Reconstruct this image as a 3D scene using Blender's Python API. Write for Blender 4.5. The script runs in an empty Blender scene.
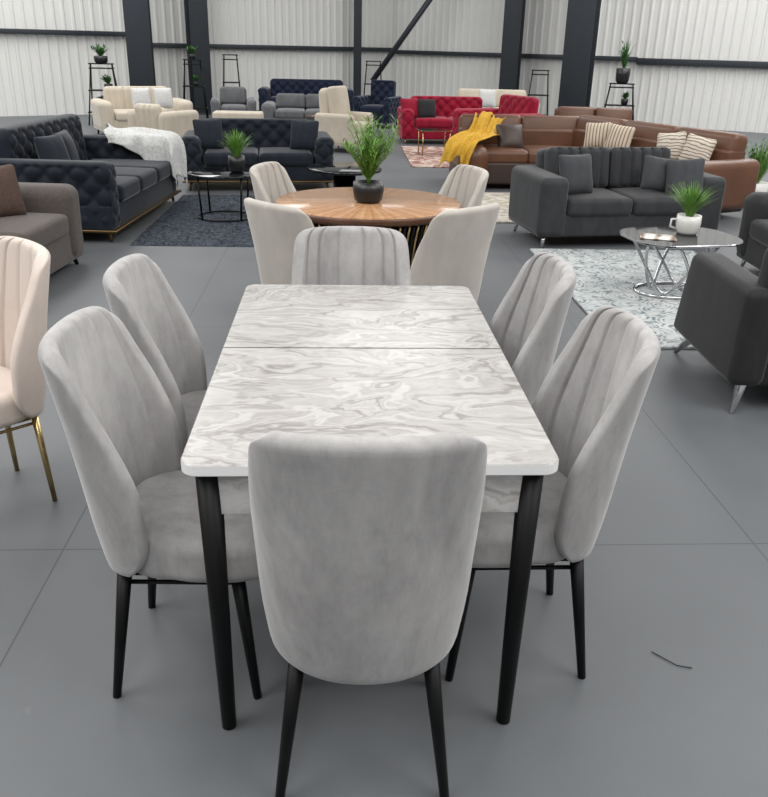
import bpy, math, random, bmesh
from mathutils import Vector, Matrix, Euler
random.seed(7)
sc=bpy.context.scene
COL=sc.collection
rad=math.radians

def L(r,g,b):
    f=lambda c:(c/255/12.92 if c/255<=.04045 else ((c/255+.055)/1.055)**2.4)
    return (f(r),f(g),f(b),1)

# ---------------------------------------------------------------- materials
def newmat(name):
    m=bpy.data.materials.new(name); m.use_nodes=True
    nt=m.node_tree; b=nt.nodes['Principled BSDF']
    return m,nt,b
def N(nt,t,**k):
    n=nt.nodes.new(t)
    for a,v in k.items(): setattr(n,a,v)
    return n
def ramp(nt,stops):
    r=nt.nodes.new('ShaderNodeValToRGB'); e=r.color_ramp.elements
    while len(e)<len(stops): e.new(.5)
    for i,(p,c) in enumerate(stops): e[i].position=p; e[i].color=c
    return r
def mul(c,k): return (min(c[0]*k,1),min(c[1]*k,1),min(c[2]*k,1),1)
def plain(name,c,rough=.5,metal=0,var=.08,scale=8,bump=0,bscale=60,sheen=0,coat=0,bdist=.01,spec=.5):
    m,nt,b=newmat(name)
    tc=N(nt,'ShaderNodeTexCoord'); no=N(nt,'ShaderNodeTexNoise'); no.inputs['Scale'].default_value=scale; no.inputs['Detail'].default_value=4
    nt.links.new(tc.outputs['Object'],no.inputs['Vector'])
    r=ramp(nt,[(.3,mul(c,1-var)),(.7,mul(c,1+var))])
    nt.links.new(no.outputs['Fac'],r.inputs['Fac']); nt.links.new(r.outputs['Color'],b.inputs['Base Color'])
    b.inputs['Roughness'].default_value=rough; b.inputs['Metallic'].default_value=metal
    b.inputs['Sheen Weight'].default_value=sheen; b.inputs['Sheen Roughness'].default_value=.4
    b.inputs['Coat Weight'].default_value=coat; b.inputs['Specular IOR Level'].default_value=spec
    if bump:
        n2=N(nt,'ShaderNodeTexNoise'); n2.inputs['Scale'].default_value=bscale; n2.inputs['Detail'].default_value=6
        nt.links.new(tc.outputs['Object'],n2.inputs['Vector'])
        bp=N(nt,'ShaderNodeBump'); bp.inputs['Strength'].default_value=bump; bp.inputs['Distance'].default_value=bdist
        nt.links.new(n2.outputs['Fac'],bp.inputs['Height']); nt.links.new(bp.outputs['Normal'],b.inputs['Normal'])
    return m
def velvet(name,c,var=.14,scale=5,sheen=.35,rough=.75,crush=0):
    m,nt,b=newmat(name)
    tc=N(nt,'ShaderNodeTexCoord'); mp=N(nt,'ShaderNodeMapping'); mp.inputs['Scale'].default_value=(1.6,1.6,.7)
    no=N(nt,'ShaderNodeTexNoise'); no.inputs['Scale'].default_value=scale; no.inputs['Detail'].default_value=6; no.inputs['Roughness'].default_value=.6; no.inputs['Distortion'].default_value=.9
    nt.links.new(tc.outputs['Object'],mp.inputs['Vector']); nt.links.new(mp.outputs['Vector'],no.inputs['Vector'])
    r=ramp(nt,[(.32,mul(c,1-var)),(.5,c),(.68,mul(c,1+var))])
    nt.links.new(no.outputs['Fac'],r.inputs['Fac']); col=r.outputs['Color']
    if crush:
        n5=N(nt,'ShaderNodeTexNoise'); n5.inputs['Scale'].default_value=16; n5.inputs['Detail'].default_value=8; n5.inputs['Roughness'].default_value=.75; n5.inputs['Distortion'].default_value=.3
        nt.links.new(mp.outputs['Vector'],n5.inputs['Vector'])
        r5=ramp(nt,[(.34,(1-crush,)*3+(1,)),(.5,(1,1,1,1)),(.66,(1+crush*.7,)*3+(1,))]); nt.links.new(n5.outputs['Fac'],r5.inputs['Fac'])
        mx=N(nt,'ShaderNodeMixRGB',blend_type='MULTIPLY'); mx.inputs['Fac'].default_value=1
        nt.links.new(col,mx.inputs['Color1']); nt.links.new(r5.outputs['Color'],mx.inputs['Color2']); col=mx.outputs['Color']
    nt.links.new(col,b.inputs['Base Color'])
    b.inputs['Roughness'].default_value=rough; b.inputs['Sheen Weight'].default_value=sheen; b.inputs['Sheen Roughness'].default_value=.35
    b.inputs['Specular IOR Level'].default_value=.25
    n2=N(nt,'ShaderNodeTexNoise'); n2.inputs['Scale'].default_value=300
    nt.links.new(tc.outputs['Object'],n2.inputs['Vector'])
    bp=N(nt,'ShaderNodeBump'); bp.inputs['Strength'].default_value=.12; bp.inputs['Distance'].default_value=.004
    nt.links.new(n2.outputs['Fac'],bp.inputs['Height']); nt.links.new(bp.outputs['Normal'],b.inputs['Normal'])
    return m
def marble(name,k=1.0):
    m,nt,b=newmat(name); lk=nt.links.new
    def G(v,w=3): return mul(L(v+w,v,v-w),k)
    tc=N(nt,'ShaderNodeTexCoord'); mp=N(nt,'ShaderNodeMapping'); mp.inputs['Rotation'].default_value=(0,0,rad(-24)); mp.inputs['Scale'].default_value=(1,2.1,2.1)
    lk(tc.outputs['Object'],mp.inputs['Vector'])
    nw=N(nt,'ShaderNodeTexNoise'); nw.inputs['Scale'].default_value=2.0; nw.inputs['Detail'].default_value=3; lk(mp.outputs['Vector'],nw.inputs['Vector'])
    vm=N(nt,'ShaderNodeVectorMath',operation='MULTIPLY_ADD'); vm.inputs[1].default_value=(.5,.5,.5); lk(nw.outputs['Color'],vm.inputs[0]); lk(mp.outputs['Vector'],vm.inputs[2])
    n1=N(nt,'ShaderNodeTexNoise'); n1.inputs['Scale'].default_value=1.7; n1.inputs['Detail'].default_value=10; n1.inputs['Roughness'].default_value=.52; n1.inputs['Distortion'].default_value=.4
    lk(vm.outputs[0],n1.inputs['Vector'])
    def band(freq,ph):
        mm=N(nt,'ShaderNodeMath',operation='MULTIPLY_ADD'); mm.inputs[1].default_value=freq; mm.inputs[2].default_value=ph; lk(n1.outputs['Fac'],mm.inputs[0])
        sn=N(nt,'ShaderNodeMath',operation='SINE'); lk(mm.outputs[0],sn.inputs[0])
        mr=N(nt,'ShaderNodeMapRange'); mr.inputs['From Min'].default_value=-1; mr.inputs['From Max'].default_value=1; lk(sn.outputs[0],mr.inputs['Value']); return mr
    b1=band(58,0); b2=band(151,1.3)
    av=N(nt,'ShaderNodeMath',operation='MULTIPLY_ADD'); av.inputs[1].default_value=.5; lk(b2.outputs[0],av.inputs[0])
    hf=N(nt,'ShaderNodeMath',operation='MULTIPLY'); hf.inputs[1].default_value=.5; lk(b1.outputs[0],hf.inputs[0]); lk(hf.outputs[0],av.inputs[2])
    r1=ramp(nt,[(.02,G(128,4)),(.25,G(150,4)),(.55,G(168)),(.9,G(183,2))])
    lk(av.outputs[0],r1.inputs['Fac'])
    n2=N(nt,'ShaderNodeTexNoise'); n2.inputs['Scale'].default_value=2.2; n2.inputs['Detail'].default_value=6; n2.inputs['Distortion'].default_value=1.0
    lk(vm.outputs[0],n2.inputs['Vector'])
    r2=ramp(nt,[(.40,(.08,.08,.08,1)),(.62,(.58,.58,.58,1))]); lk(n2.outputs['Fac'],r2.inputs['Fac'])
    n3=N(nt,'ShaderNodeTexNoise'); n3.inputs['Scale'].default_value=4; n3.inputs['Detail'].default_value=9; n3.inputs['Roughness'].default_value=.6; n3.inputs['Distortion'].default_value=1.2
    lk(vm.outputs[0],n3.inputs['Vector'])
    r3=ramp(nt,[(.35,G(160)),(.6,G(184,2))]); lk(n3.outputs['Fac'],r3.inputs['Fac'])
    mx=N(nt,'ShaderNodeMixRGB'); lk(r3.outputs['Color'],mx.inputs['Color2'])
    lk(r2.outputs['Color'],mx.inputs['Fac']); lk(r1.outputs['Color'],mx.inputs['Color1'])
    lk(mx.outputs['Color'],b.inputs['Base Color'])
    b.inputs['Roughness'].default_value=.19
    return m
def stripes(name,stops,scale,dist=0,rough=.8,axis='X',coord='Object'):
    m,nt,b=newmat(name)
    tc=N(nt,'ShaderNodeTexCoord'); w=N(nt,'ShaderNodeTexWave',bands_direction=axis); w.inputs['Scale'].default_value=scale; w.inputs['Distortion'].default_value=dist
    nt.links.new(tc.outputs[coord],w.inputs['Vector'])
    r=ramp(nt,stops); nt.links.new(w.outputs['Fac'],r.inputs['Fac']); nt.links.new(r.outputs['Color'],b.inputs['Base Color'])
    b.inputs['Roughness'].default_value=rough
    return m
def rugmat(name,c1,c2,scale,dist,lo=.42,hi=.58,bump=.5,bs=90,c3=None):
    m,nt,b=newmat(name)
    tc=N(nt,'ShaderNodeTexCoord')
    t=N(nt,'ShaderNodeTexNoise'); t.inputs['Scale'].default_value=scale; t.inputs['Detail'].default_value=5; t.inputs['Distortion'].default_value=dist; out=t.outputs['Fac']
    nt.links.new(tc.outputs['Object'],t.inputs['Vector'])
    r=ramp(nt,[(lo,c1),(hi,c2)]); nt.links.new(out,r.inputs['Fac']); col=r.outputs['Color']
    if c3:
        v=N(nt,'ShaderNodeTexVoronoi'); v.inputs['Scale'].default_value=6; nt.links.new(tc.outputs['Object'],v.inputs['Vector'])
        mm=N(nt,'ShaderNodeMath',operation='MULTIPLY'); mm.inputs[1].default_value=38; nt.links.new(v.outputs['Distance'],mm.inputs[0])
        sn=N(nt,'ShaderNodeMath',operation='SINE'); nt.links.new(mm.outputs[0],sn.inputs[0])
        n4=N(nt,'ShaderNodeTexNoise'); n4.inputs['Scale'].default_value=11; n4.inputs['Detail'].default_value=8; n4.inputs['Roughness'].default_value=.75; nt.links.new(tc.outputs['Object'],n4.inputs['Vector'])
        ad=N(nt,'ShaderNodeMath',operation='MULTIPLY_ADD'); ad.inputs[1].default_value=14; nt.links.new(n4.outputs['Fac'],ad.inputs[0]); nt.links.new(sn.outputs[0],ad.inputs[2])
        mr=N(nt,'ShaderNodeMapRange'); mr.inputs['From Min'].default_value=6.6; mr.inputs['From Max'].default_value=9.0; nt.links.new(ad.outputs[0],mr.inputs['Value'])
        mx=N(nt,'ShaderNodeMixRGB'); nt.links.new(mr.outputs[0],mx.inputs['Fac']); nt.links.new(col,mx.inputs['Color1']); mx.inputs['Color2'].default_value=c3; col=mx.outputs['Color']
    nt.links.new(col,b.inputs['Base Color'])
    b.inputs['Roughness'].default_value=.95
    n2=N(nt,'ShaderNodeTexNoise'); n2.inputs['Scale'].default_value=bs; nt.links.new(tc.outputs['Object'],n2.inputs['Vector'])
    bp=N(nt,'ShaderNodeBump'); bp.inputs['Strength'].default_value=bump; bp.inputs['Distance'].default_value=.02
    nt.links.new(n2.outputs['Fac'],bp.inputs['Height']); nt.links.new(bp.outputs['Normal'],b.inputs['Normal'])
    return m
def floormat():
    m,nt,b=newmat('painted_concrete')
    tc=N(nt,'ShaderNodeTexCoord'); mp=N(nt,'ShaderNodeMapping'); mp.inputs['Rotation'].default_value=(0,0,rad(-3.4))
    nt.links.new(tc.outputs['Object'],mp.inputs['Vector'])
    sx=N(nt,'ShaderNodeSeparateXYZ'); nt.links.new(mp.outputs['Vector'],sx.inputs[0])
    def line(out,off,per,w):
        a=N(nt,'ShaderNodeMath',operation='ADD'); a.inputs[1].default_value=off; nt.links.new(out,a.inputs[0])
        p=N(nt,'ShaderNodeMath',operation='PINGPONG'); p.inputs[1].default_value=per/2; nt.links.new(a.outputs[0],p.inputs[0])
        l=N(nt,'ShaderNodeMath',operation='LESS_THAN'); l.inputs[1].default_value=w; nt.links.new(p.outputs[0],l.inputs[0]); return l
    l1=line(sx.outputs['X'],.93+24.0,2.4,.0025); l2=line(sx.outputs['Y'],-2.44+24.0,2.4,.0025)
    mxx=N(nt,'ShaderNodeMath',operation='MAXIMUM'); nt.links.new(l1.outputs[0],mxx.inputs[0]); nt.links.new(l2.outputs[0],mxx.inputs[1])
    no=N(nt,'ShaderNodeTexNoise'); no.inputs['Scale'].default_value=1.4; no.inputs['Detail'].default_value=10; no.inputs['Roughness'].default_value=.65
    nt.links.new(tc.outputs['Object'],no.inputs['Vector'])
    r=ramp(nt,[(.3,L(87,90,93)),(.7,L(98,101,104))]); nt.links.new(no.outputs['Fac'],r.inputs['Fac'])
    # small pale scuffs
    n6=N(nt,'ShaderNodeTexNoise'); n6.inputs['Scale'].default_value=9; n6.inputs['Detail'].default_value=8; n6.inputs['Distortion'].default_value=2; nt.links.new(tc.outputs['Object'],n6.inputs['Vector'])
    r6=ramp(nt,[(.70,(0,0,0,1)),(.76,(.35,.35,.35,1))]); nt.links.new(n6.outputs['Fac'],r6.inputs['Fac'])
    m6=N(nt,'ShaderNodeMixRGB'); m6.inputs['Color2'].default_value=L(120,122,124); nt.links.new(r6.outputs['Color'],m6.inputs['Fac']); nt.links.new(r.outputs['Color'],m6.inputs['Color1'])
    mx=N(nt,'ShaderNodeMixRGB'); mx.inputs['Color2'].default_value=L(66,68,71)
    nt.links.new(mxx.outputs[0],mx.inputs['Fac']); nt.links.new(m6.outputs['Color'],mx.inputs['Color1'])
    nt.links.new(mx.outputs['Color'],b.inputs['Base Color'])
    r2=ramp(nt,[(.3,(.48,.48,.48,1)),(.7,(.6,.6,.6,1))]); nt.links.new(no.outputs['Fac'],r2.inputs['Fac']); nt.links.new(r2.outputs['Color'],b.inputs['Roughness'])
    return m
def woodtop():
    m,nt,b=newmat('striped_wood')
    tc=N(nt,'ShaderNodeTexCoord'); g=N(nt,'ShaderNodeTexGradient',gradient_type='RADIAL'); nt.links.new(tc.outputs['Object'],g.inputs['Vector'])
    a=N(nt,'ShaderNodeMath',operation='MULTIPLY'); a.inputs[1].default_value=28; nt.links.new(g.outputs['Fac'],a.inputs[0])
    fr=N(nt,'ShaderNodeMath',operation='FRACT'); nt.links.new(a.outputs[0],fr.inputs[0])
    r=ramp(nt,[(0,L(150,108,74)),(.1,L(172,130,94)),(.5,L(190,150,114)),(.62,L(172,130,95)),(1,L(182,140,104))]); nt.links.new(fr.outputs[0],r.inputs['Fac'])
    no=N(nt,'ShaderNodeTexNoise'); no.inputs['Scale'].default_value=9; no.inputs['Detail'].default_value=8; no.inputs['Distortion'].default_value=2; nt.links.new(tc.outputs['Object'],no.inputs['Vector'])
    r3=ramp(nt,[(.3,(.68,.62,.57,1)),(.6,(1,1,1,1))]); nt.links.new(no.outputs['Fac'],r3.inputs['Fac'])
    mx=N(nt,'ShaderNodeMixRGB',blend_type='MULTIPLY'); mx.inputs['Fac'].default_value=.55
    nt.links.new(r.outputs['Color'],mx.inputs['Color1']); nt.links.new(r3.outputs['Color'],mx.inputs['Color2']); nt.links.new(mx.outputs['Color'],b.inputs['Base Color'])
    b.inputs['Roughness'].default_value=.18
    return m

M={}
M['grey']=velvet('grey_velvet',L(160,158,157),var=.19,scale=3.0,crush=.13,sheen=.4)
M['beige']=velvet('beige_velvet',L(186,180,172),var=.08)
M['pink']=velvet('blush_velvet',L(208,194,184),var=.06)
M['black']=plain('black_lacquer',L(4,4,5),.45,spec=.25)
M['blackmetal']=plain('black_metal',L(16,16,18),.4,.6)
M['gold']=plain('gold_metal',L(190,165,115),.25,1)
M['bronze']=plain('aged_gold_metal',L(120,98,66),.4,1)
M['silver']=plain('chrome',L(205,205,208),.15,1,var=.02)
M['marble']=marble('marble_laminate'); M['marble_brightened']=marble('marble_laminate_apron_brightened',1.35)  # apron marble: lighter copy, colour raised to offset shade under the tabletop
M['white']=plain('white_edge',L(234,234,234),.35,var=.02)
M['brsofa']=plain('taupe_weave',L(80,72,68),.9,var=.2,scale=60,bump=.5,bscale=200,sheen=.2)
M['brpillow']=plain('brown_weave',L(80,62,54),.9,var=.2,scale=50,bump=.4,bscale=200)
M['navy']=velvet('navy_velvet',L(25,31,40),var=.35,sheen=.25)
M['navypil']=velvet('navy_pillow_velvet',L(30,36,45),var=.3,sheen=.25)
M['char']=velvet('charcoal_velvet',L(54,55,57),var=.2,sheen=.28)
M['charpil']=velvet('charcoal_pillow',L(64,66,69),var=.2,sheen=.33)
M['darkgrey']=velvet('dark_grey_velvet',L(42,42,43),var=.25,sheen=.22)
M['brown']=plain('brown_leather',L(98,64,45),.38,var=.18,scale=3,bump=.15,bscale=40)
M['brownd']=plain('dark_brown_leather',L(58,43,37),.45,var=.15,scale=3,bump=.15,bscale=40)
M['red']=velvet('red_velvet',L(140,14,44),var=.25,sheen=.3)
M['cream']=velvet('cream_fabric',L(190,180,164),var=.08)
M['blue']=velvet('blue_velvet',L(20,29,50),var=.25)
M['midgrey']=velvet('mid_grey_fabric',L(94,95,98),var=.15)
M['throwW']=plain('white_knit',L(200,200,198),.95,var=.16,scale=50,bump=1,bscale=45,bdist=.01)
M['throwY']=plain('mustard_knit',L(204,160,52),.95,var=.18,scale=40,bump=1,bscale=60)
M['leaf']=plain('leaf_green',L(104,146,62),.55,var=.4,scale=25)
M['leaf2']=plain('dark_leaf_green',L(62,106,52),.55,var=.4,scale=25)
M['pot']=plain('black_pot',L(26,27,29),.35)
M['potw']=plain('white_ceramic',L(225,223,218),.3)
M['soil']=plain('soil',L(50,38,30),.95)
M['rugN']=rugmat('navy_shag',L(36,43,53),L(88,97,110),16,2,.38,.62,bump=1.5,bs=120)
M['rugW']=rugmat('white_grey_rug',L(196,198,196),L(180,185,185),5,1,c3=L(102,114,119))
M['rugR']=rugmat('rose_rug',L(140,92,84),L(200,184,170),5,2)
M['rugB']=rugmat('cream_rug',L(160,152,136),L(196,190,178),5,2)
M['wood']=woodtop()
M['woodrim']=plain('wood_rim',L(88,58,42),.3,scale=12,var=.2)
M['glassblk']=plain('black_glass',L(16,18,20),.06)
M['smoke']=plain('smoked_glass',L(34,36,39),.06,spec=.4)
M['pilS']=stripes('beige_stripe_weave',[(0,L(110,84,62)),(.3,L(190,176,156)),(1,L(204,192,174))],8,axis='X',rough=.9,dist=.4)
M['pilZ']=stripes('white_zigzag_weave',[(0,L(110,90,76)),(.35,L(204,194,178)),(1,L(210,202,190))],9,axis='Z',rough=.9,dist=5)
M['column']=plain('painted_steel',L(44,49,55),.5,.1,var=.05)
M['walls']=plain('corrugated_steel',L(218,218,215),.6,var=.01,scale=1,spec=.2)
M['mag']=stripes('magazine_cover',[(0,L(120,96,80)),(.5,L(222,214,204)),(1,L(232,228,222))],3,rough=.3,dist=3)
M['floor']=floormat()

# ---------------------------------------------------------------- mesh helpers
def mk(name,verts,faces,mat,parent=None,loc=(0,0,0),rot=(0,0,0),smooth=True,mats=None,fm=None):
    me=bpy.data.meshes.new(name); me.from_pydata([tuple(v) for v in verts],[],faces)
    if mats:
        for x in mats: me.materials.append(x)
        for p,i in zip(me.polygons,fm): p.material_index=i
    else: me.materials.append(mat)
    me.polygons.foreach_set('use_smooth',[smooth]*len(me.polygons)); me.update()
    o=bpy.data.objects.new(name,me); COL.objects.link(o); o.location=loc; o.rotation_euler=rot
    if parent: o.parent=parent
    return o
def thing(name,label,cat,loc=(0,0,0),rz=0,group=None):
    o=bpy.data.objects.new(name,None); COL.objects.link(o); o.location=loc; o.rotation_euler=(0,0,rad(rz)); o.empty_display_size=.1
    o['label']=label; o['category']=cat
    if group: o['group']=group
    return o
def tag(o,label,cat,group=None):
    o['label']=label; o['category']=cat
    if group: o['group']=group
    return o
def dup(top,loc,rz,label=None,backmesh=None,hs=None):
    n=top.copy(); COL.objects.link(n); n.location=loc; n.rotation_euler=(0,0,rad(rz))
    if hs: n.scale=(1,1,hs)
    if label: n['label']=label
    for c in [c for c in bpy.data.objects if c.parent==top]:
        k=c.copy(); COL.objects.link(k); k.parent=n
        if backmesh and c.name.startswith('backrest'): k.data=backmesh
    return n
def axs(h,r,n,k):
    c=h-r; a=[-c+2*c*i/n for i in range(n+1)] if c>1e-6 else [0]
    t=[r*math.tan(rad(45)*i/k) for i in range(1,k+1)]
    return [-(c+x) for x in reversed(t)]+a+[c+x for x in t]
def sbox_data(hx,hy,hz,r,n=(1,1,1),k=3,fn=None):
    h=(hx,hy,hz); r=min(r,hx*.999,hy*.999,hz*.999); A=[axs(h[i],r,n[i],k) for i in range(3)]
    V=[];F=[];key={}
    def add(p):
        inn=[max(-(h[i]-r),min(h[i]-r,p[i])) for i in range(3)]
        d=Vector([p[i]-inn[i] for i in range(3)])
        if d.length<1e-9: d=Vector((0,0,1))
        d.normalize(); q=Vector(inn)+d*r; kk=(round(q.x,5),round(q.y,5),round(q.z,5))
        if kk in key: return key[kk]
        if fn: q=fn(q.copy(),d)
        V.append(q); key[kk]=len(V)-1; return key[kk]
    for i in range(3):
        j=(i+1)%3; l=(i+2)%3
        for s in (-1,1):
            g=[]
            for a in A[j]:
                row=[]
                for b in A[l]:
                    p=[0,0,0]; p[i]=s*h[i]; p[j]=a; p[l]=b; row.append(add(p))
                g.append(row)
            for x in range(len(g)-1):
                for y in range(len(g[0])-1):
                    f=[g[x][y],g[x+1][y],g[x+1][y+1],g[x][y+1]]
                    if s<0: f.reverse()
                    if len(set(f))>=3:
                        ff=[]
                        for e in f:
                            if e not in ff: ff.append(e)
                        F.append(ff)
    return V,F
def sbox(name,size,loc,mat,parent=None,r=.02,n=(1,1,1),k=3,fn=None,rot=(0,0,0)):
    V,F=sbox_data(size[0]/2,size[1]/2,size[2]/2,r,n,k,fn)
    return mk(name,V,F,mat,parent,loc,rot)
def tuft(axis,P,depth,signs=(-1,1)):
    o=[i for i in range(3) if i!=axis]
    def f(p,n):
        if abs(n[axis])>.8 and (1 if n[axis]>0 else -1) in signs:
            a=p[o[0]];b=p[o[1]]
            v=1-(abs(math.sin(math.pi*(a+b)/P)*math.sin(math.pi*(a-b)/P)))**.4
            p[axis]-=math.copysign(depth*v,n[axis])
        return p
    return f
def channel(axis,along,P,depth,signs=(-1,1)):
    def f(p,n):
        if abs(n[axis])>.6 and (1 if n[axis]>0 else -1) in signs:
            p[axis]-=math.copysign(depth*(1-abs(math.sin(math.pi*p[along]/P))**.5),n[axis])
        return p
    return f
def chain(*fs):
    def f(p,n):
        for g in fs: p=g(p,n)
        return p
    return f
def puff(hx,hy,hz,axis,amt):
    h=(hx,hy,hz); o=[i for i in range(3) if i!=axis]
    def f(p,n):
        a=min(1,abs(p[o[0]]/h[o[0]]));b=min(1,abs(p[o[1]]/h[o[1]]))
        p[axis]*=1+amt*(1-a*a)*(1-b*b)
        return p
    return f
def tube(pts,rs,n=10,cap=True,V=None,F=None):
    V=[] if V is None else V; F=[] if F is None else F
    pts=[Vector(p) for p in pts]; m=len(pts); rings=[]
    up=Vector((0,0,1)); prev=None
    for i,p in enumerate(pts):
        t=(pts[min(i+1,m-1)]-pts[max(i-1,0)]).normalized()
        if prev is None:
            a=t.cross(up)
            if a.length<.05: a=t.cross(Vector((1,0,0)))
            a.normalize()
        else:
            a=prev-t*prev.dot(t); a.normalize()
        prev=a; b=t.cross(a); r=rs[i] if isinstance(rs,(list,tuple)) else rs
        st=len(V)
        for k in range(n):
            an=2*math.pi*k/n; V.append(p+(a*math.cos(an)+b*math.sin(an))*r)
        rings.append(st)
    for i in range(m-1):
        for k in range(n):
            F.append([rings[i]+k,rings[i]+(k+1)%n,rings[i+1]+(k+1)%n,rings[i+1]+k])
    if cap:
        F.append([rings[0]+k for k in range(n)][::-1]); F.append([rings[-1]+k for k in range(n)])
    return V,F
def tubeo(name,pts,rs,mat,parent=None,n=10,loc=(0,0,0),rot=(0,0,0)):
    V,F=tube(pts,rs,n); return mk(name,V,F,mat,parent,loc,rot)
def lathe(name,prof,mat,parent=None,loc=(0,0,0),n=28,sx=1,sy=1):
    V=[];F=[]
    for r,z in prof:
        for k in range(n):
            a=2*math.pi*k/n; V.append((r*math.cos(a)*sx,r*math.sin(a)*sy,z))
    for i in range(len(prof)-1):
        for k in range(n):
            F.append([i*n+k,i*n+(k+1)%n,(i+1)*n+(k+1)%n,(i+1)*n+k])
    F.append([k for k in range(n)][::-1]); F.append([(len(prof)-1)*n+k for k in range(n)])
    return mk(name,V,F,mat,parent,loc)
def slab(name,W,D,z0,z1,r,mat_top,mat_side,parent,bev=.003,seg=6,loc=(0,0,0)):
    pts=[]
    for cx,cy,a0 in ((W/2-r,D/2-r,0),(-W/2+r,D/2-r,90),(-W/2+r,-D/2+r,180),(W/2-r,-D/2+r,270)):
        for i in range(seg+1):
            a=rad(a0+90*i/seg); pts.append((cx+r*math.cos(a),cy+r*math.sin(a),a))
    n=len(pts);V=[]
    for ins,z in ((bev,z0),(0,z0+bev),(0,z1-bev),(bev,z1)):
        for x,y,a in pts: V.append((x-ins*math.cos(a),y-ins*math.sin(a),z))
    F=[];fm=[]
    for i in range(3):
        for k in range(n): F.append([i*n+k,i*n+(k+1)%n,(i+1)*n+(k+1)%n,(i+1)*n+k]); fm.append(1)
    F.append([3*n+k for k in range(n)]); fm.append(0)
    F.append([k for k in range(n)][::-1]); fm.append(1)
    return mk(name,V,F,None,parent,loc,smooth=False,mats=[mat_top,mat_side],fm=fm)

# ---------------------------------------------------------------- structure
def struct(o): o['kind']='structure'; return o
struct(mk('floor',[(-16,-5,0),(16,-5,0),(16,27,0),(-16,27,0)],[[0,1,2,3]],M['floor'],smooth=False))
def corr(name,pl,z0,z1,mat):
    V=[];F=[]
    for (x0,y0),(x1,y1) in zip(pl[:-1],pl[1:]):
        d=Vector((x1-x0,y1-y0)); Ln=d.length; d.normalize(); nn=Vector((d.y,-d.x))
        P=.2; m=int(Ln/P); P=Ln/m
        pr=[(0,0),(.55,0),(.68,.026),(.87,.026)]
        for i in range(m):
            for a,b in pr:
                q=Vector((x0,y0))+d*((i+a)*P)+nn*b
                V+= [(q.x,q.y,z0),(q.x,q.y,z1)]
        V+=[(x1,y1,z0),(x1,y1,z1)]
    k=len(V)//2
    for i in range(k-1): F.append([2*i,2*i+2,2*i+3,2*i+1])
    return struct(mk(name,V,F,mat,smooth=False))
PL=[(-14,14.6),(-5.6,20.2)]; PB=[(-5.6,20.2),(0,24.5),(5.6,20.5)]; PR=[(5.6,20.5),(14,15.2)]
corr('wall_left',PL,0,6,M['walls']); corr('wall_back',PB,0,6,M['walls']); corr('wall_right',PR,0,6,M['walls'])
def girt(name,a,b,z,h=.1):
    a=Vector(a);b=Vector(b);d=(b-a);c=(a+b)/2;nn=Vector((d.y,-d.x)).normalized()*.09
    o=sbox(name,(d.length,.1,h),(c.x+nn.x,c.y+nn.y,z),M['column'],r=.008,k=1,rot=(0,0,math.atan2(d.y,d.x)))
    return struct(o)
girt('trim_1',PL[0],PL[1],1.66); girt('trim_2',PB[0],PB[1],1.45); girt('trim_3',PB[1],PB[2],1.40); girt('trim_4',PR[0],PR[1],1.36,.14)
def column(x,y,w,rz):
    t=thing('steel_column','dark grey painted steel column against corrugated wall','column',(x,y,0),rz,'steel columns along the wall')
    sbox('flange',(w,.03,6),(0,-w*.4,3),M['column'],t,r=.004,k=1)
    sbox('flange',(w,.03,6),(0,w*.4,3),M['column'],t,r=.004,k=1)
    sbox('web',(.03,w*.8-.03,6),(0,0,3),M['column'],t,r=.004,k=1)
    sbox('base_plate',(w+.1,w+.1,.03),(0,0,.015),M['column'],t,r=.004,k=1)
column(-5.30,18.9,.5,10); column(-4.4,20.4,.42,30); column(-.9,23.2,.2,0); column(2.85,21.6,.42,-20); column(4.1,19.8,.60,-25)
tag(tubeo('steel_brace',[(1.45,22.7,3.4),(-.5,23.0,.7)],.07,M['column'],n=8),'diagonal dark steel brace rod between columns','brace')

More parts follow.
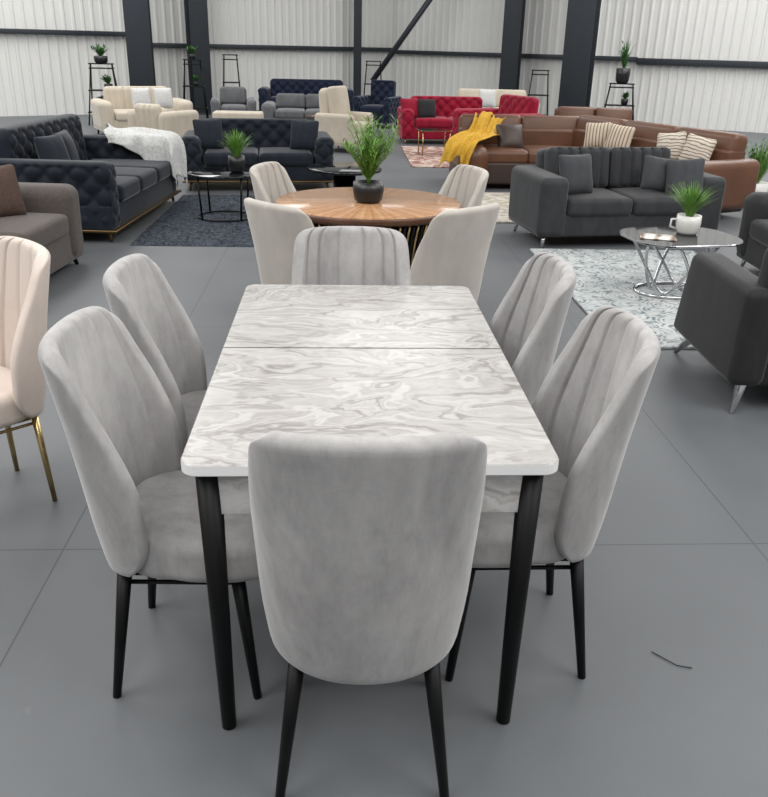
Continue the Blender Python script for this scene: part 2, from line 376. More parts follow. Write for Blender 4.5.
# ---------------------------------------------------------------- dining chair
def lerp_t(tab,t):
    if t<=tab[0][0]: return tab[0][1]
    for i in range(len(tab)-1):
        a,va=tab[i]; b,vb=tab[i+1]
        if t<=b:
            vp=tab[i-1][1] if i>0 else va-(vb-va); vn=tab[i+2][1] if i+2<len(tab) else vb+(vb-va)
            q=(t-a)/(b-a)
            return .5*((2*va)+(-vp+vb)*q+(2*vp-5*va+4*vb-vn)*q*q+(-vp+3*va-3*vb+vn)*q**3)
    return tab[-1][1]
def shell_data(ch=7,depth=.010,wr=1.0):
    NS=112
    Xt=[(0,.190),(.2,.206),(.4,.213),(.6,.214),(.8,.209),(1,.198)]
    Yt=[(0,-.190),(.2,-.214),(.4,-.232),(.6,-.247),(.8,-.263),(1,-.280)]
    Ft=[(0,.135),(.2,.16),(.4,.170),(.6,.145),(.8,.105),(1,.07)]
    def S(a,t):
        X=lerp_t(Xt,t); F=lerp_t(Ft,t)*wr; b=abs(a); th=b*math.pi/2
        x=math.copysign(X*math.sin(th)**.9,a) if b>1e-9 else 0
        y=lerp_t(Yt,t)+F*(1-math.cos(th))
        return Vector((x,y,.350+.04*b**2*(1-t)+(.966-.350-.014*b*b*t)*t))
    def K(t):
        k=1
        if t>.9: q=(t-.9)/.1; k*=1-.42*(1-math.sqrt(max(0,1-q*q)))
        if t<.16: q=(.16-t)/.16; k*=1-.36*(1-math.sqrt(max(0,1-q*q)))
        return k
    ts=[0,.002,.006,.012,.025,.045,.07,.1,.14]+[.14+.76*i/18 for i in range(1,19)]+[.93,.955,.972,.985,.994,.9985,1]
    NT=len(ts)-1
    V=[];F=[];T=.021; e=2e-3
    for side in (0,1):
        for t in ts:
            kk=K(t)
            for i in range(NS+1):
                s=-1+2*i/NS; a=s*kk*.985
                n=(S(a+e,t)-S(a-e,t)).cross(S(a,min(1,t+e))-S(a,max(0,t-e))).normalized()
                d=min((1-abs(s))*kk*.34,(1-t)*.61,t*.61)/.022; d=min(1,d)
                k=T*math.sqrt(max(0.0,1-(1-d)**2))
                if side==0: V.append(S(a,t)+n*k)
                else:
                    g=abs(math.sin(math.pi*ch*(s+1)/2))
                    dd=depth*max(0,1-g/.45)**1.3+depth*.3*(1-g)
                    fade=min(1,(1-abs(s))/.1)*min(1,(1-t)/.015)
                    V.append(S(a,t)-n*max(0,k+.004*fade-dd*fade))
    W=NS+1; off=W*(NT+1)
    for j in range(NT):
        for i in range(NS):
            a=j*W+i
            F.append([a,a+1,a+W+1,a+W]); F.append([off+a,off+a+W,off+a+W+1,off+a+1])
    bm=bmesh.new(); vs=[bm.verts.new(v) for v in V]
    for f in F:
        try: bm.faces.new([vs[i] for i in f])
        except ValueError: pass
    bmesh.ops.remove_doubles(bm,verts=bm.verts,dist=.0004)
    bm.verts.index_update()
    V=[v.co.copy() for v in bm.verts]; F=[[v.index for v in f.verts] for f in bm.faces]; bm.free()
    return V,F
SH=shell_data()
def dining_chair(label,fab,legmat,loc,rz,group,splay=.045,legr=(.019,.011),hs=1,sh=None):
    t=thing('dining_chair',label,'chair',loc,rz,group); t.scale=(1,1,hs)
    sh=sh or SH; mk('backrest',sh[0],sh[1],fab,t)
    def sf(p,n):
        y=p.y+.03
        if y<-.02:
            q=max(0.02,min(1,(y+.178)/.145)); lim=.94*math.sqrt(1-(1-q)**2)+.02
        else: lim=.96+.07*min(1,(y+.02)/.06)-.24*max(0,(y-.14))/.09*.5
        p.x*=lim
        if n.z>.3: p.z+=.014*(1-(p.x/.22)**2)*(1-((p.y)/.22)**2)
        return p
    sbox('seat',(.41,.41,.120),(0,.03,.420),fab,t,r=.036,n=(8,14,1),k=4,fn=sf)
    sbox('seat_frame',(.28,.28,.02),(0,.01,.355),legmat,t,r=.004,k=1)
    for sx in (-1,1):
        for sy in (-1,1):
            a=(sx*.145,sy*.14,.368); b=(sx*(.145+splay),sy*(.14+splay),0)
            tubeo('leg',[a,b],list(legr),legmat,t,n=14)
        tubeo('stretcher',[(sx*.15,-.145,.335),(sx*.15,.145,.335)],.006,legmat,t,n=8)
    return t
R=3.4
G='grey velvet dining chairs around the marble table'
c0=dining_chair('light grey velvet dining chair at table end, back turned',M['grey'],M['black'],(-.035,1.585,0),R-1,G)
V,F=shell_data(depth=.0015); sm=bpy.data.meshes.new('smooth_backrest'); sm.from_pydata([tuple(v) for v in V],[],F); sm.materials.append(M['grey']); sm.polygons.foreach_set('use_smooth',[True]*len(sm.polygons)); sm.update()
dup(c0,(-.505,1.90,0),-90+R-2,'light grey velvet dining chair with smooth curved back',sm)
dup(c0,(-.55,2.49,0),-90+R,'light grey velvet dining chair with smooth curved back',sm)
dup(c0,(.37,2.00,0),90+R,'light grey velvet dining chair with channelled curved back')
dup(c0,(.295,2.62,0),90+R,'light grey velvet dining chair with channelled curved back')
dup(c0,(-.13,3.02,0),180+R,'light grey velvet dining chair facing across marble table end',hs=.965)

# dining table
W,Lt=.845,1.475
t=thing('dining_table','white grey marble-look extending dining table with black tapered legs','table',(-.065,2.355,0),R)
def leafslab(name,y0,y1,rn,rf):
    pts=[]
    for cx,cy,a0,r in ((W/2,y1,0,rf),(-W/2,y1,90,rf),(-W/2,y0,180,rn),(W/2,y0,270,rn)):
        sx=1 if cx>0 else -1; sy=1 if cy==y1 else -1
        for i in range(7):
            a=rad(a0+90*i/6); pts.append((cx-sx*r+r*math.cos(a),cy-sy*r+r*math.sin(a),a))
    n=len(pts);V=[];b=.0025
    for ins,z in ((b,.722),(0,.7245),(0,.7475),(b,.75)):
        for x,y,a in pts: V.append((x-ins*math.cos(a),y-ins*math.sin(a),z))
    F=[];fm=[]
    for i in range(3):
        for k in range(n): F.append([i*n+k,i*n+(k+1)%n,(i+1)*n+(k+1)%n,(i+1)*n+k]); fm.append(1 if i<2 else 0)
    F.append([3*n+k for k in range(n)]); fm.append(0); F.append([k for k in range(n)][::-1]); fm.append(1)
    return mk(name,V,F,None,t,smooth=False,mats=[M['marble'],M['white']],fm=fm)
leafslab('tabletop_panel',-Lt/2,.022,.04,.001); leafslab('tabletop_panel',.0245,Lt/2,.001,.04)
for sy in (-1,1): sbox('apron',(W-.15,.018,.115),(0,sy*(Lt/2-.045),.6635),M['marble_brightened'],t,r=.002,k=1)
for sx in (-1,1): sbox('apron',(.018,Lt-.16,.085),(sx*(W/2-.075),0,.678),M['marble_brightened'],t,r=.002,k=1)
for sx in (-1,1):
    for sy in (-1,1):
        tubeo('leg',[(sx*(W/2-.055),sy*(Lt/2-.055),.722),(sx*(W/2-.072),sy*(Lt/2-.015),0)],[.03,.018],M['black'],t,n=20)

# ---------------------------------------------------------------- second dining set
t=thing('oval_dining_table','oval glossy honey wood dining table on dark and gold rods','table',(-.12,4.93,0),4)
lathe('tabletop',[(.50,.715),(.53,.722),(.54,.735),(.54,.745),(.535,.75),(.001,.75)],M['wood'],t,n=64,sy=.96)
lathe('tabletop_rim',[(.528,.70),(.546,.712),(.548,.735),(.543,.742),(.53,.742)],M['woodrim'],t,n=64,sy=.96)
V=[];F=[];V2=[];F2=[]
for i in range(110):
    a=2*math.pi*i/110
    p=[]
    for z in (.03,.2,.4,.6,.7):
        r=.42+.08*abs((z-.3)/.4)**1.6
        p.append((r*math.cos(a),r*.96*math.sin(a),z))
    if i%2: tube(p,.010,6,V=V,F=F)
    else: tube(p,.008,6,V=V2,F=F2)
mk('pedestal_rods',V,F,M['blackmetal'],t); mk('gold_rods',V2,F2,M['gold'],t)
lathe('pedestal_core',[(.36,.03),(.33,.3),(.42,.7)],M['blackmetal'],t,n=32,sy=.96)
lathe('base_plate',[(.42,0),(.43,.01),(.43,.025),(.41,.03)],M['blackmetal'],t,n=40)
G2='beige velvet chairs around the oval wood table'
b0=dining_chair('beige velvet dining chair beside the oval wood table',M['beige'],M['black'],(-.39,4.13,0),-42,G2,hs=.94)
dup(b0,(.23,4.15,0),42); dup(b0,(-.53,5.16,0),-105); dup(b0,(.29,5.22,0),112)
pk=dining_chair('blush velvet dining chair with slim gold legs',M['pink'],M['gold'],(-1.45,2.70,0),136,None,splay=.02,legr=(.013,.009),hs=.965)

# ---------------------------------------------------------------- sofas
def sofa(name,label,cat,loc,rz,W,D,H,A,S,aw,mat,n=2,bt=.2,leg=.1,legmat=None,style='plain',P=.16,back_cush=False,r=.05,group=None,framemat=None,trim=False,ar=None):
    t=thing(name,label,cat,(loc[0],loc[1],0),rz,group); legmat=legmat or M['black']
    tf=style=='tuft'
    sbox('base',(W-.02,D-.06,S-.13-leg),(0,.0,(S-.13+leg)/2),framemat or mat,t,r=.02,n=(2,2,1),k=2)
    if trim: sbox('base_trim',(W+.010,D+.010,.022),(0,0,leg+.010),M['bronze'],t,r=.006,k=1)
    bw=W-2*aw+.04; bh=H-leg; st=.024
    nb=(max(2,int(bw/st)),2,max(2,int(bh/st)))
    fn=None
    if tf: fn=tuft(1,P,.046)
    elif style=='channel': fn=channel(1,0,.12,.03)
    sbox('backrest',(bw,bt,bh),(0,D/2-bt/2,leg+bh/2),mat,t,r=min(r,bt*.45),n=nb if fn else (4,1,3),k=3,fn=fn,rot=(rad(-4),0,0))
    for sx in (-1,1):
        ah=A-leg
        f=chain(tuft(0,P,.042),tuft(1,P,.03)) if tf else None
        def af(p,nn,f=f,sx=sx,ah=ah):
            if f: p=f(p,nn)
            q=(p.z+ah/2)/ah
            if not ar: p.x+=sx*.03*max(0,q-.4)**2*2.2
            return p
        sbox('armrest',(aw,D,ah),(sx*(W/2-aw/2),0,leg+ah/2),mat,t,r=ar or min(aw*.45,.09),n=(8,int(D/st),int(ah/st)) if f else (2,4,4),k=4,fn=af)
    sw=(W-2*aw)/n
    for i in range(n):
        x=-W/2+aw+sw*(i+.5)
        sbox('seat_cushion',(sw-.008,D-bt-.02,.15),(x,-bt/2-.01,S-.07),mat,t,r=.045,n=(5,5,2),k=3,fn=puff(sw/2,(D-bt)/2,.075,2,.25))
        if back_cush:
            h=H-S+.03
            fn=chain(puff(sw/2,.08,h/2,1,.3)) if style!='bch' else chain(puff(sw/2,.08,h/2,1,.15),channel(1,0,.1,.035,(-1,)))
            sbox('back_cushion',(sw-.01,.17,h),(x,D/2-bt-.05,S+h/2),mat,t,r=.05,n=(60 if style=='bch' else 5,2,5),k=3,fn=fn,rot=(rad(-10),0,0))
    for sx in (-1,1):
        for sy in (-1,1):
            tubeo('leg',[(sx*(W/2-.09),sy*(D/2-.09),leg+.02),(sx*(W/2-.07),sy*(D/2-.07),0)],[.022,.013],legmat,t,n=10)
    return t
def pillow(label,loc,rot,mat,s=.4,th=.15,group=None,sz=None):
    h=s/2; hz=(sz or s)/2
    def f(p,n):
        a=min(1,abs(p.x)/h); b=min(1,abs(p.z)/hz)
        p.y*=.12+.88*((1-a**3)*(1-b**3))**.6
        k=1-.05*(1-b*b)*a-.05*(1-a*a)*b
        p.x*=k; p.z*=k
        return p
    o=sbox('throw_pillow',(2*h,th,2*hz),loc,mat,None,r=.03,n=(10,2,10),k=2,fn=f,rot=tuple(rad(x) for x in rot))
    return tag(o,label,'cushion',group)

sofa('sofa','taupe woven fabric sofa with rounded arms','sofa',(-2.80,5.3),88,2.0,.95,.78,.60,.42,.26,M['brsofa'],n=2,bt=.24,leg=.06,r=.08,back_cush=True)
pillow('brown woven scatter cushion leaning on the taupe sofa',(-2.70,5.78,.60),(-16,0,50),M['brpillow'],.36,.16)
sofa('chesterfield_sofa','navy velvet deep-buttoned chesterfield sofa with tufted arms','sofa',(-2.80,8.0),89,2.15,1.1,.88,.66,.44,.24,M['navy'],n=3,bt=.24,leg=.09,legmat=M['bronze'],style='tuft',r=.09,P=.19,trim=True)
for i,(x,y,a) in enumerate(((-2.90,7.40,75),(-2.92,7.76,95))):
    pillow('navy velvet scatter cushion on the tufted sofa',(x,y,.64),(-14,0,a),M['navypil'],.36,.14,'navy scatter cushions')
sofa('chesterfield_sofa','navy velvet tufted two-seater sofa behind the round glass table','sofa',(-1.55,10.15),9,1.72,.85,.74,.60,.42,.24,M['navy'],n=2,bt=.2,leg=.1,legmat=M['bronze'],style='tuft',r=.08,P=.19,trim=True)
pillow('navy velvet scatter cushion in sofa corner',(-2.08,9.92,.6),(-14,0,25),M['navypil'],.34,.13,'navy scatter cushions')
pillow('navy velvet scatter cushion in sofa corner',(-1.0,10.08,.6),(-14,0,-10),M['navypil'],.34,.13,'navy scatter cushions')

sofa('loveseat','charcoal velvet two-seater sofa with channelled back','sofa',(2.03,7.66),11,1.70,.86,.75,.60,.42,.25,M['char'],n=2,bt=.18,leg=.10,legmat=M['silver'],style='bch',back_cush=True,r=.06,ar=.06)
pillow('charcoal scatter cushion leaning on the loveseat arm',(1.61,7.38,.60),(-16,0,25),M['charpil'],.34,.13,'charcoal scatter cushions')
pillow('charcoal scatter cushion leaning on the loveseat arm',(2.38,7.58,.59),(-16,8,5),M['charpil'],.30,.12,'charcoal scatter cushions')
pillow('charcoal scatter cushion leaning on the loveseat arm',(2.57,7.44,.59),(-20,-6,-20),M['charpil'],.32,.12,'charcoal scatter cushions')
sofa('sofa','dark grey fabric sofa beside the glass coffee table','sofa',(3.24,5.9),-90,1.6,.9,.76,.6,.42,.22,M['darkgrey'],n=2,bt=.2,leg=.08,back_cush=True,legmat=M['silver'])
t=thing('armchair','dark grey velvet armchair with angular chrome legs','armchair',(2.07,4.10,0),180)
for sx in (-1,1):
    def af(p,n):
        q=(p.z+.24)/.48
        if p.y<0: p.y*=1-.32*q
        else: p.y*=1+.05*q
        return p
    sbox('armrest',(.17,.9,.48),(sx*.36,0,.38),M['darkgrey'],t,r=.045,n=(2,6,6),k=3,fn=af)
sbox('base',(.6,.84,.16),(0,0,.22),M['darkgrey'],t,r=.02)
sbox('seat_cushion',(.54,.66,.15),(0,-.1,.38),M['darkgrey'],t,r=.05,n=(5,5,2),fn=puff(.27,.33,.075,2,.3))
sbox('backrest',(.72,.18,.64),(0,.36,.50),M['darkgrey'],t,r=.07,n=(50,2,6),fn=channel(1,0,.1,.02),rot=(rad(-6),0,0))
for sx in (-1,1):
    for sy in (-1,1):
        tubeo('leg',[(sx*.34,sy*.34,.16),(sx*.345,sy*.36,.12),(sx*.40,sy*.43,0)],[.04,.03,.010],M['silver'],t,n=6)

# brown leather sectional
t=thing('sectional_sofa','brown leather corner sofa with raised headrests','sofa',(2.4,10.6,0),0)
def seg(nm,size,x,y,z,rz,mat=M['brown'],r=.06,n=(4,2,2),fn=None,rx=0):
    o=sbox(nm,size,(x-2.4,y-10.6,z),mat,t,r=r,n=n,k=3,fn=fn); o.rotation_euler=(rad(rx),0,rad(rz)); return o
seg('base',(1.75,.9,.26),1.67,10.75,.19,3,M['brownd'],.03)
for i in range(2): seg('seat_cushion',(.74,.66,.16),1.28+i*.73,10.62+i*.04,.38,3,r=.05,fn=puff(.37,.33,.08,2,.25),n=(5,5,2))
for i in range(2):
    seg('backrest',(.79,.24,.46),1.26+i*.78,11.08+i*.04,.43,3,M['brown'],r=.04)
    seg('headrest',(.79,.22,.28),1.26+i*.78,11.12+i*.04,.66,3,r=.06,rx=-12)
seg('armrest',(.36,1.0,.42),.98,10.62,.32,3,r=.15,n=(3,5,3))
ax=Vector((1.1,-2.05)).normalized(); nb=Vector((ax.y,-ax.x))
ang=math.degrees(math.atan2(ax.y,ax.x))
S0=Vector((2.50,11.10))
seg('base',(2.7,.84,.26),*(S0+ax*1.22+nb*.42),.19,ang,M['brownd'],.03)
for i in range(3):
    c=S0+ax*(.36+i*.83)
    seg('seat_cushion',(.82,.6,.16),*(c+nb*.48),.38,ang,r=.05,fn=puff(.41,.3,.08,2,.25),n=(5,5,2))
    seg('backrest',(.85,.26,.46),*(c+nb*.08),.44,ang,M['brown'],r=.03)
    seg('headrest',(.84,.24,.30),*(c+nb*.05),.68,ang,r=.07,rx=-10)
seg('armrest',(.20,.90,.50),*(S0+ax*2.56+nb*.38),.35,ang,r=.08,n=(3,5,3))
for x,y in ((.95,10.4),(.9,11.05),(2.6,10.4),(3.5,9.2),(3.1,8.85)):
    tubeo('leg',[(x-2.4,y-10.6,.08),(x-2.4,y-10.6,0)],[.02,.016],M['silver'],t)
GP='patterned scatter cushions on the brown sofa'
S1=Vector((2.62,10.95))
def onB(d,o,z,label,mat,rx=-18,ry=0,da=0,s=.34):
    c=S1+ax*d+nb*o
    pillow(label,(c.x,c.y,z),(rx,ry,ang+da),mat,s,.14,GP)
onB(.45,.42,.65,'beige striped scatter cushion on brown leather',M['pilS'],da=35,ry=-4,s=.31)
onB(.80,.40,.65,'beige striped scatter cushion on brown leather',M['pilS'],da=25,ry=5,s=.31)
onB(1.60,.40,.64,'white zigzag scatter cushion on brown leather',M['pilZ'],da=25,ry=-8,s=.32)
onB(1.96,.38,.64,'white zigzag scatter cushion on brown leather',M['pilZ'],da=30,ry=10,s=.31)
pillow('dark brown leather bolster cushion on sofa arm end',(1.46,10.60,.58),(-30,0,10),M['brownd'],.34,.16)

# far sofas
sofa('sofa','red velvet tufted sofa with rolled arms','sofa',(1.02,15.5),6,1.75,.8,.76,.58,.42,.24,M['red'],n=2,style='tuft',P=.2,leg=.08,legmat=M['gold'],r=.08)
pillow('dark green scatter cushion on the red sofa',(.62,15.24,.58),(-14,0,10),M['darkgrey'],.32,.12)
pillow('dusky red scatter cushion on the red sofa',(.32,15.20,.58),(-14,0,25),M['red'],.34,.12)
sofa('armchair','red velvet tufted armchair with low arms','armchair',(1.62,13.3),-62,1.25,.9,.92,.70,.42,.22,M['red'],n=1,style='tuft',P=.2,leg=.08,legmat=M['gold'],r=.08)
sofa('sofa','brown leather sofa standing behind the corner sofa','sofa',(3.2,13.7),-4,1.65,.85,.72,.56,.42,.24,M['brown'],n=2,back_cush=True,leg=.08)
sofa('sofa','cream fabric sofa near the back wall','sofa',(2.1,18.4),-3,1.9,.85,.74,.58,.42,.24,M['cream'],n=2,back_cush=True)
pillow('cream scatter cushion on the cream sofa',(1.95,18.0,.62),(-14,0,5),M['throwW'],.36,.13)
sofa('sofa','blue velvet tufted sofa near the back wall','sofa',(-1.95,20.3),4,2.15,.85,.80,.62,.42,.25,M['blue'],n=3,style='tuft',P=.22,r=.09)
sofa('sofa','mid grey fabric sofa with two seats','sofa',(-1.65,16.9),3,1.6,.85,.64,.52,.40,.24,M['midgrey'],n=2,back_cush=True)
sofa('armchair','blue velvet armchair with high back','armchair',(-.28,18.2),-20,.8,.8,.9,.6,.42,.16,M['blue'],n=1,style='tuft',P=.2)
sofa('armchair','white boucle armchair with tall curved back','armchair',(-.74,13.9),62,.7,.7,.94,.58,.44,.14,M['cream'],n=1,r=.09,back_cush=True)
sofa('armchair','grey fabric armchair near the columns','armchair',(-3.1,17.3),10,.85,.85,.72,.55,.42,.18,M['midgrey'],n=1,back_cush=True)
sofa('sofa','cream channelled sofa with cream scatter cushions','sofa',(-4.40,15.5),28,1.6,.9,.80,.6,.42,.25,M['cream'],n=2,style='channel',r=.08)
sofa('armchair','cream channelled armchair with low back','armchair',(-3.62,13.9),150,.85,.8,.66,.56,.42,.2,M['cream'],n=1,style='channel',r=.08)
for x,y in ((-4.30,15.15),(-3.97,15.35)): pillow('cream scatter cushion on the cream sofa',(x,y,.64),(-14,0,35),M['throwW'],.34,.13,'cream scatter cushions')
t=thing('bench','cream upholstered bench with dark feet','bench',(-2.65,15.2,0),4)
sbox('seat',(.85,.4,.24),(0,0,.34),M['cream'],t,r=.04,n=(3,3,1))
for sx in (-1,1):
    for sy in (-1,1): tubeo('leg',[(sx*.38,sy*.15,.23),(sx*.38,sy*.15,0)],.018,M['black'],t)
t=thing('side_table','small brown wooden side table','table',(-1.2,14.9,0),0)
lathe('tabletop',[(.22,.42),(.24,.43),(.24,.45)],M['woodrim'],t); lathe('base',[(.15,0),(.15,.02),(.03,.06),(.03,.42)],M['blackmetal'],t)

# ---------------------------------------------------------------- throws
def drape(name,label,prof,w,mat,loc,rz,amp=.02,seed=1,skew=0,rag=.06,side=None,slen=(1,1)):
    rnd=random.Random(seed); V=[];F=[]
    seglen=[0]
    for (a,b),(c,d) in zip(prof[:-1],prof[1:]): seglen.append(seglen[-1]+math.hypot(c-a,d-b))
    T=seglen[-1]; nx=56; ny=int(T/.018); ph=[rnd.random()*6 for _ in range(10)]
    def at(l):
        l=max(0,min(T,l))
        for i in range(len(prof)-1):
            if l<=seglen[i+1]:
                q=(l-seglen[i])/(seglen[i+1]-seglen[i]); return (prof[i][0]+(prof[i+1][0]-prof[i][0])*q, prof[i][1]+(prof[i+1][1]-prof[i][1])*q)
        return prof[-1]
    for j in range(ny+1):
        for i in range(nx+1):
            u=i/nx
            l0=rag*(1+math.sin(u*5+ph[5])+.5*math.sin(u*13+ph[6])); l1=T-rag*(1+math.sin(u*6+ph[7])+.5*math.sin(u*11+ph[8]))
            l=l0+(l1-l0)*j/ny; q=l/T
            y=z=0
            for dl in (-.06,-.03,0,.03,.06): a=at(l+dl); y+=a[0]/5; z+=a[1]/5
            a=at(l-.05); b=at(l+.05); dy,dz=b[0]-a[0],b[1]-a[1]; m_=math.hypot(dy,dz) or 1; nn=(-dz/m_,dy/m_)
            x=(u-.5)*w*(1+.18*math.sin(q*9+ph[0]))+.03*math.sin(q*7+ph[1])+skew*(q-.5)
            wob=(math.sin(u*15+ph[2]+q*5)+.6*math.sin(u*29+ph[3]-q*4)+.4*math.sin(q*17+u*8+ph[9]))
            if side and abs(x)>side:
                ex=(abs(x)-side)*(slen[0] if x<0 else slen[1]); sg=1 if x>0 else -1
                c=min(1,ex/.04)
                fold=amp*(1.3+math.sin(q*30+ph[2])+.6*math.sin(q*53+ph[3]))*1.1*min(1,ex/.10)+.014
                V.append((sg*(side+.02*c+fold),y+nn[0]*.014,z+.012-max(0,ex-.015)))
            else:
                o=amp*(1.2+wob)*.7+.012
                V.append((x,y+nn[0]*o,z+nn[1]*o))
    for j in range(ny):
        for i in range(nx): a=j*(nx+1)+i; F.append([a,a+1,a+nx+2,a+nx+1])
    o=mk(name,V,F,mat,None,loc,(0,0,rad(rz)))
    md=o.modifiers.new('s','SOLIDIFY'); md.thickness=.006; md.offset=1
    return tag(o,label,'blanket')
drape('throw_blanket','white knitted throw draped over the navy sofa arm',[(-.22,.78),(-.12,.69),(-.02,.675),(.50,.675),(.575,.62),(.60,.20)],.74,M['throwW'],(-2.80,8.955,0),-90,seed=11,skew=.14,amp=.024,side=.135,rag=.08)
drape('throw_blanket','mustard yellow knitted throw draped over brown sofa arm',[(-.60,.22),(-.55,.50),(-.3,.56),(.1,.56),(.34,.74),(.50,.80)],.42,M['throwY'],(1.06,10.66,0),-14,seed=5,skew=.30,amp=.034,rag=.08)

# ---------------------------------------------------------------- rugs
def rug(label,mat,x0,y0,x1,y1,rz=0,h=.018):
    o=sbox('rug',(x1-x0,y1-y0,h),((x0+x1)/2,(y0+y1)/2,h/2),mat,None,r=.006,k=2,rot=(0,0,rad(rz)))
    return tag(o,label,'rug')
def shag(label,mat,x0,y0,x1,y1,rz):
    rnd=random.Random(9); w,d=x1-x0,y1-y0; nx=int(w/.018); ny=int(d/.018); V=[];F=[]
    for j in range(ny+1):
        for i in range(nx+1):
            ed=i in (0,nx) or j in (0,ny)
            V.append((-w/2+w*i/nx+(rnd.random()-.5)*.014,-d/2+d*j/ny+(rnd.random()-.5)*.014,.002 if ed else .006+.012*rnd.random()))
    for j in range(ny):
        for i in range(nx): a=j*(nx+1)+i; F.append([a,a+1,a+nx+2,a+nx+1])
    return tag(mk('rug',V,F,mat,None,((x0+x1)/2,(y0+y1)/2,0),(0,0,rad(rz)),smooth=False),label,'rug')
shag('navy shaggy rug under the round glass table',M['rugN'],-2.22,6.9,-.95,9.4,3)
rug('white and pale grey distressed pattern rug',M['rugW'],1.28,4.6,2.70,7.1,3)
rug('rose and cream patterned rug',M['rugR'],.25,12.1,1.0,14.6,3)
rug('cream patterned rug before the brown sofa',M['rugB'],1.0,8.25,2.4,10.0,3)

# ---------------------------------------------------------------- coffee tables
t=thing('round_coffee_table','round black glass coffee table with thin black legs','table',(-1.58,8.1,.018),0)
lathe('tabletop',[(.32,.405),(.33,.41),(.33,.42),(.32,.425)],M['glassblk'],t,n=48)
for k in range(4):
    a=rad(45+90*k); tubeo('leg',[(.29*math.cos(a),.29*math.sin(a),.405),(.26*math.cos(a),.26*math.sin(a),0)],.01,M['blackmetal'],t,n=8)
ring=[(.26*math.cos(rad(a)),.26*math.sin(rad(a)),.01) for a in range(0,361,12)]
tubeo('base_ring',ring,.009,M['blackmetal'],t,n=8)
t=thing('round_coffee_table','round black glass coffee table with pedestal base','table',(-.48,9.1,0),0)
lathe('tabletop',[(.38,.345),(.395,.35),(.395,.375),(.38,.385)],M['glassblk'],t,n=48)
lathe('base',[(.26,0),(.26,.02),(.12,.06),(.12,.345)],M['blackmetal'],t)
t=thing('gold_coffee_table','small glass coffee table with gold frame','table',(.68,13.5,.018),10)
slab('tabletop',.5,.4,.36,.372,.04,M['smoke'],M['gold'],t)
for sx in (-1,1):
    tubeo('leg_frame',[(sx*.21,-.16,.36),(sx*.21,-.16,.012),(sx*.21,.16,.012),(sx*.21,.16,.36)],.010,M['gold'],t,n=8)
t=thing('glass_coffee_table','smoked glass coffee table on looping chrome tube base','table',(2.03,5.78,.018),12)
slab('tabletop',.78,.62,.385,.40,.22,M['smoke'],M['silver'],t,seg=10)
for k in range(4):
    a0=rad(45+90*k); pts=[]
    for i in range(25):
        q=i/24; z=.375-.36*math.sin(math.pi*q); aa=a0+rad(-70+140*q); rr=.30-.16*math.sin(math.pi*q)**.8
        pts.append((rr*1.1*math.cos(aa),rr*.9*math.sin(aa),max(z,.012)))
    tubeo('base_loop',pts,.011,M['silver'],t,n=10)
ringp=[(.27*math.cos(rad(a)),.2*math.sin(rad(a)),.012) for a in range(0,361,12)]
tubeo('base_ring',ringp,.011,M['silver'],t,n=10)
mg=sbox('magazine',(.24,.17,.008),(1.85,5.70,.4225),M['mag'],None,r=.002,k=1,rot=(0,0,rad(-14))); tag(mg,'glossy printed magazine lying on the glass table','magazine')

# ---------------------------------------------------------------- plants
def pot(t,r,h,mat):
    lathe('pot',[(r*.72,0),(r*.9,h*.15),(r,h*.6),(r*.97,h),(r*.85,h),(r*.82,h*.85)],mat,t,n=28)
    lathe('soil',[(r*.84,h*.8),(r*.5,h*.86),(.001,h*.88)],M['soil'],t,n=20)
def blades(t,z0,n,H,spread,w,mat,seed,droop=.5):
    rnd=random.Random(seed); V=[];F=[]
    for i in range(n):
        a=rnd.random()*6.283; l=H*(.55+.45*rnd.random()); s=spread*(rnd.random()**.7)
        d=Vector((math.cos(a),math.sin(a),0)); sd=Vector((-d.y,d.x,0)); st=len(V); m=6
        b=d*rnd.random()*.02
        for j in range(m+1):
            q=j/m; p=b+d*(s*q**1.6)+Vector((0,0,z0+l*(q-droop*.35*q**3*(s/spread))))
            ww=w*(1-q**1.5)*.5+.0006
            V+= [p-sd*ww,p+sd*ww]
        for j in range(m): F.append([st+2*j,st+2*j+1,st+2*j+3,st+2*j+2])
    return mk('foliage',V,F,mat,t)
def leafy(t,z0,n,H,spread,mat,seed,ls=.05,nl=16,lw=.14):
    rnd=random.Random(seed); V=[];F=[]
    for i in range(n):
        a=rnd.random()*6.283; l=H*(.5+.5*rnd.random()); s=spread*(.2+.8*rnd.random())
        d=Vector((math.cos(a),math.sin(a),0)); pts=[]
        for j in range(6):
            q=j/5; pts.append(d*(s*q**1.5)+Vector((0,0,z0+l*q)))
        tube(pts,[.002]*6,4,V=V,F=F)
        for j in range(nl):
            q=.2+.8*j/(nl-1); p=d*(s*q**1.5)+Vector((0,0,z0+l*q))
            b=rnd.random()*6.283; ld=Vector((math.cos(b),math.sin(b),.5+.6*rnd.random())).normalized()
            sd=ld.cross(Vector((0,0,1))).normalized(); L2=ls*(.7+.6*rnd.random()); st=len(V)
            V+= [p,p+ld*L2*.45+sd*L2*lw,p+ld*L2,p+ld*L2*.45-sd*L2*lw]
            F.append([st,st+1,st+2,st+3])
    return mk('foliage',V,F,mat,t)
t=thing('potted_plant','leafy green plant in black pot on the oval table','plant',(-.12,4.90,.75)); pot(t,.09,.115,M['pot']); leafy(t,.09,70,.38,.17,M['leaf'],3,.05,nl=26,lw=.075)
t=thing('potted_plant','grassy plant in black pot on the round glass table','plant',(-1.45,8.12,.443)); pot(t,.08,.15,M['pot']); blades(t,.11,260,.30,.18,.009,M['leaf'],4)
t=thing('potted_plant','grassy green plant in white ceramic pot on coffee table','plant',(2.10,5.86,.418)); pot(t,.085,.13,M['potw'])
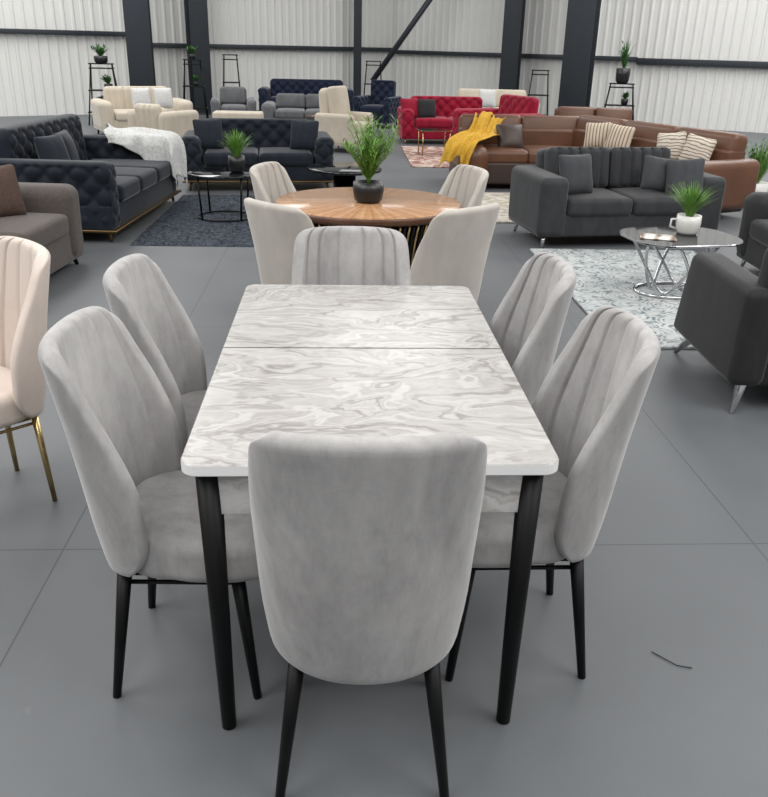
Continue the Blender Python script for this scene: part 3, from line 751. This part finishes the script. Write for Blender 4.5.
tubeo('handle',[(-.08,0,.1),(-.12,0,.1),(-.125,0,.05),(-.075,0,.03)],.008,M['potw'],t)
blades(t,.1,280,.28,.19,.008,M['leaf'],5)
t=thing('potted_plant','green plant in white pot standing beside the dark sofa','plant',(4.12,9.6,0)); pot(t,.14,.26,M['potw']); blades(t,.2,200,.55,.26,.016,M['leaf'],6)
leafy(t,.2,14,.5,.2,M['leaf2'],8,.07)

# ---------------------------------------------------------------- ladder shelves
def ladder(x,y,H,w,rz,label,shelves=3):
    t=thing('ladder_shelf',label,'shelf',(x,y,0),rz,'black ladder plant stands')
    for sx in (-1,1):
        tubeo('rail',[(sx*w/2,-.18,0),(sx*w*.32,.0,H)],.014,M['blackmetal'],t,n=6)
        tubeo('rail',[(sx*w/2,.2,0),(sx*w*.32,.02,H)],.014,M['blackmetal'],t,n=6)
    for i in range(shelves):
        q=min(1,(i+.6)/(shelves-.2)); z=H*q if q<1 else H; ww=w*(1-.36*q)
        sbox('shelf_board',(ww+.04,.36*(1-q)+.16,.02),(0,.01,z),M['blackmetal'],t,r=.003,k=1)
    sbox('shelf_board',(w*.64+.06,.18,.02),(0,.01,H),M['blackmetal'],t,r=.003,k=1)
    return t
def shelfplant(x,y,z,H,seed,label,pr=.07,ph=.12,sp=.14):
    t=thing('potted_plant',label,'plant',(x,y,z),0,'plants on ladder stands'); pot(t,pr,ph,M['pot']); blades(t,ph*.8,60,H,sp,.02,M['leaf2'],seed); leafy(t,ph*.8,10,H*.9,sp*.8,M['leaf2'],seed+1,.09)
ladder(-5.6,17.2,1.12,.62,8,'black metal ladder plant stand by the wall'); shelfplant(-5.6,17.21,1.13,.24,11,'bushy plant in dark pot atop the black stand',.13,.13,.28)
for k,(q,dx) in enumerate(((.214,-.12),(.571,.1))):
    shelfplant(-5.6+dx,17.2,1.12*q+.01,.18,20+k,'small plant in dark pot on a lower shelf',.08,.11,.13)
ladder(-4.15,18.6,1.2,.5,8,'black metal ladder plant stand by a column'); shelfplant(-4.15,18.61,1.21,.18,31,'small plant in dark pot atop the stand',.07,.1,.14)
shelfplant(-4.1,18.6,1.2*.571+.01,.12,33,'small plant in dark pot on a lower shelf',.05,.08,.08)
ladder(-3.5,19.4,1.3,.42,8,'slim black metal ladder stand')
ladder(-.45,21.6,1.2,.5,0,'slim black metal ladder stand near the back wall')
ladder(3.15,19.0,1.15,.5,-8,'slim black metal ladder stand near the back wall')
ladder(4.65,18.0,.96,.68,-10,'black metal ladder plant stand by the wide column'); shelfplant(4.65,18.01,.97,.66,41,'tall spiky green plant in black pot on the stand',.14,.28,.2)
for q,dx in ((.214,-.1),(.571,.1)): shelfplant(4.65+dx,18.0,.96*q+.01,.12,50+int(q*10),'small plant in dark pot on a lower shelf',.07,.12,.09)

o=tubeo('thread_scrap',[(.79,1.93,.003),(.82,1.90,.003),(.845,1.875,.003),(.885,1.865,.003)],.0014,M['black'],n=6); tag(o,'thin dark thread scrap lying on the floor','thread')

# ---------------------------------------------------------------- light
w=bpy.data.worlds.new('World'); sc.world=w; w.use_nodes=True
w.node_tree.nodes['Background'].inputs['Color'].default_value=(.98,.985,1,1); w.node_tree.nodes['Background'].inputs['Strength'].default_value=.48
def area(x,y,z,sx,sy,e,rx=0):
    l=bpy.data.lights.new('added_overhead_light','AREA'); l.shape='RECTANGLE'; l.size=sx; l.size_y=sy; l.energy=e; l.color=(1,.99,.97)
    o=bpy.data.objects.new('added_overhead_light',l); COL.objects.link(o); o.location=(x,y,z); o.rotation_euler=(rad(rx),0,0)  # unseen area light, added overhead for soft shadows; no fixture modelled
for x in (-8.5,-5.0,5.0,8.5):
    for y in (0,6,12.5,17):
        area(x,y,6.2,2.2,4.0,165)
area(-3.2,1.0,6.2,2.2,4.0,150); area(3.2,1.0,6.2,2.2,4.0,150)
area(.1,17.8,6.2,2.8,4.0,75); area(0,-2.5,6.2,1.6,3.6,150)  # the far one is added for a soft highlight on the marble top

cam=bpy.data.cameras.new('camera'); co=bpy.data.objects.new('camera',cam); COL.objects.link(co)
cam.sensor_fit='HORIZONTAL'; cam.sensor_width=36; cam.lens=39.0; cam.clip_end=100
m=Matrix.Rotation(rad(90-23.1),4,'X')@Matrix.Rotation(rad(1.4),4,'Z')
co.matrix_world=Matrix.Translation((0,0,1.6))@m
sc.camera=co
sc.view_settings.view_transform='Standard'
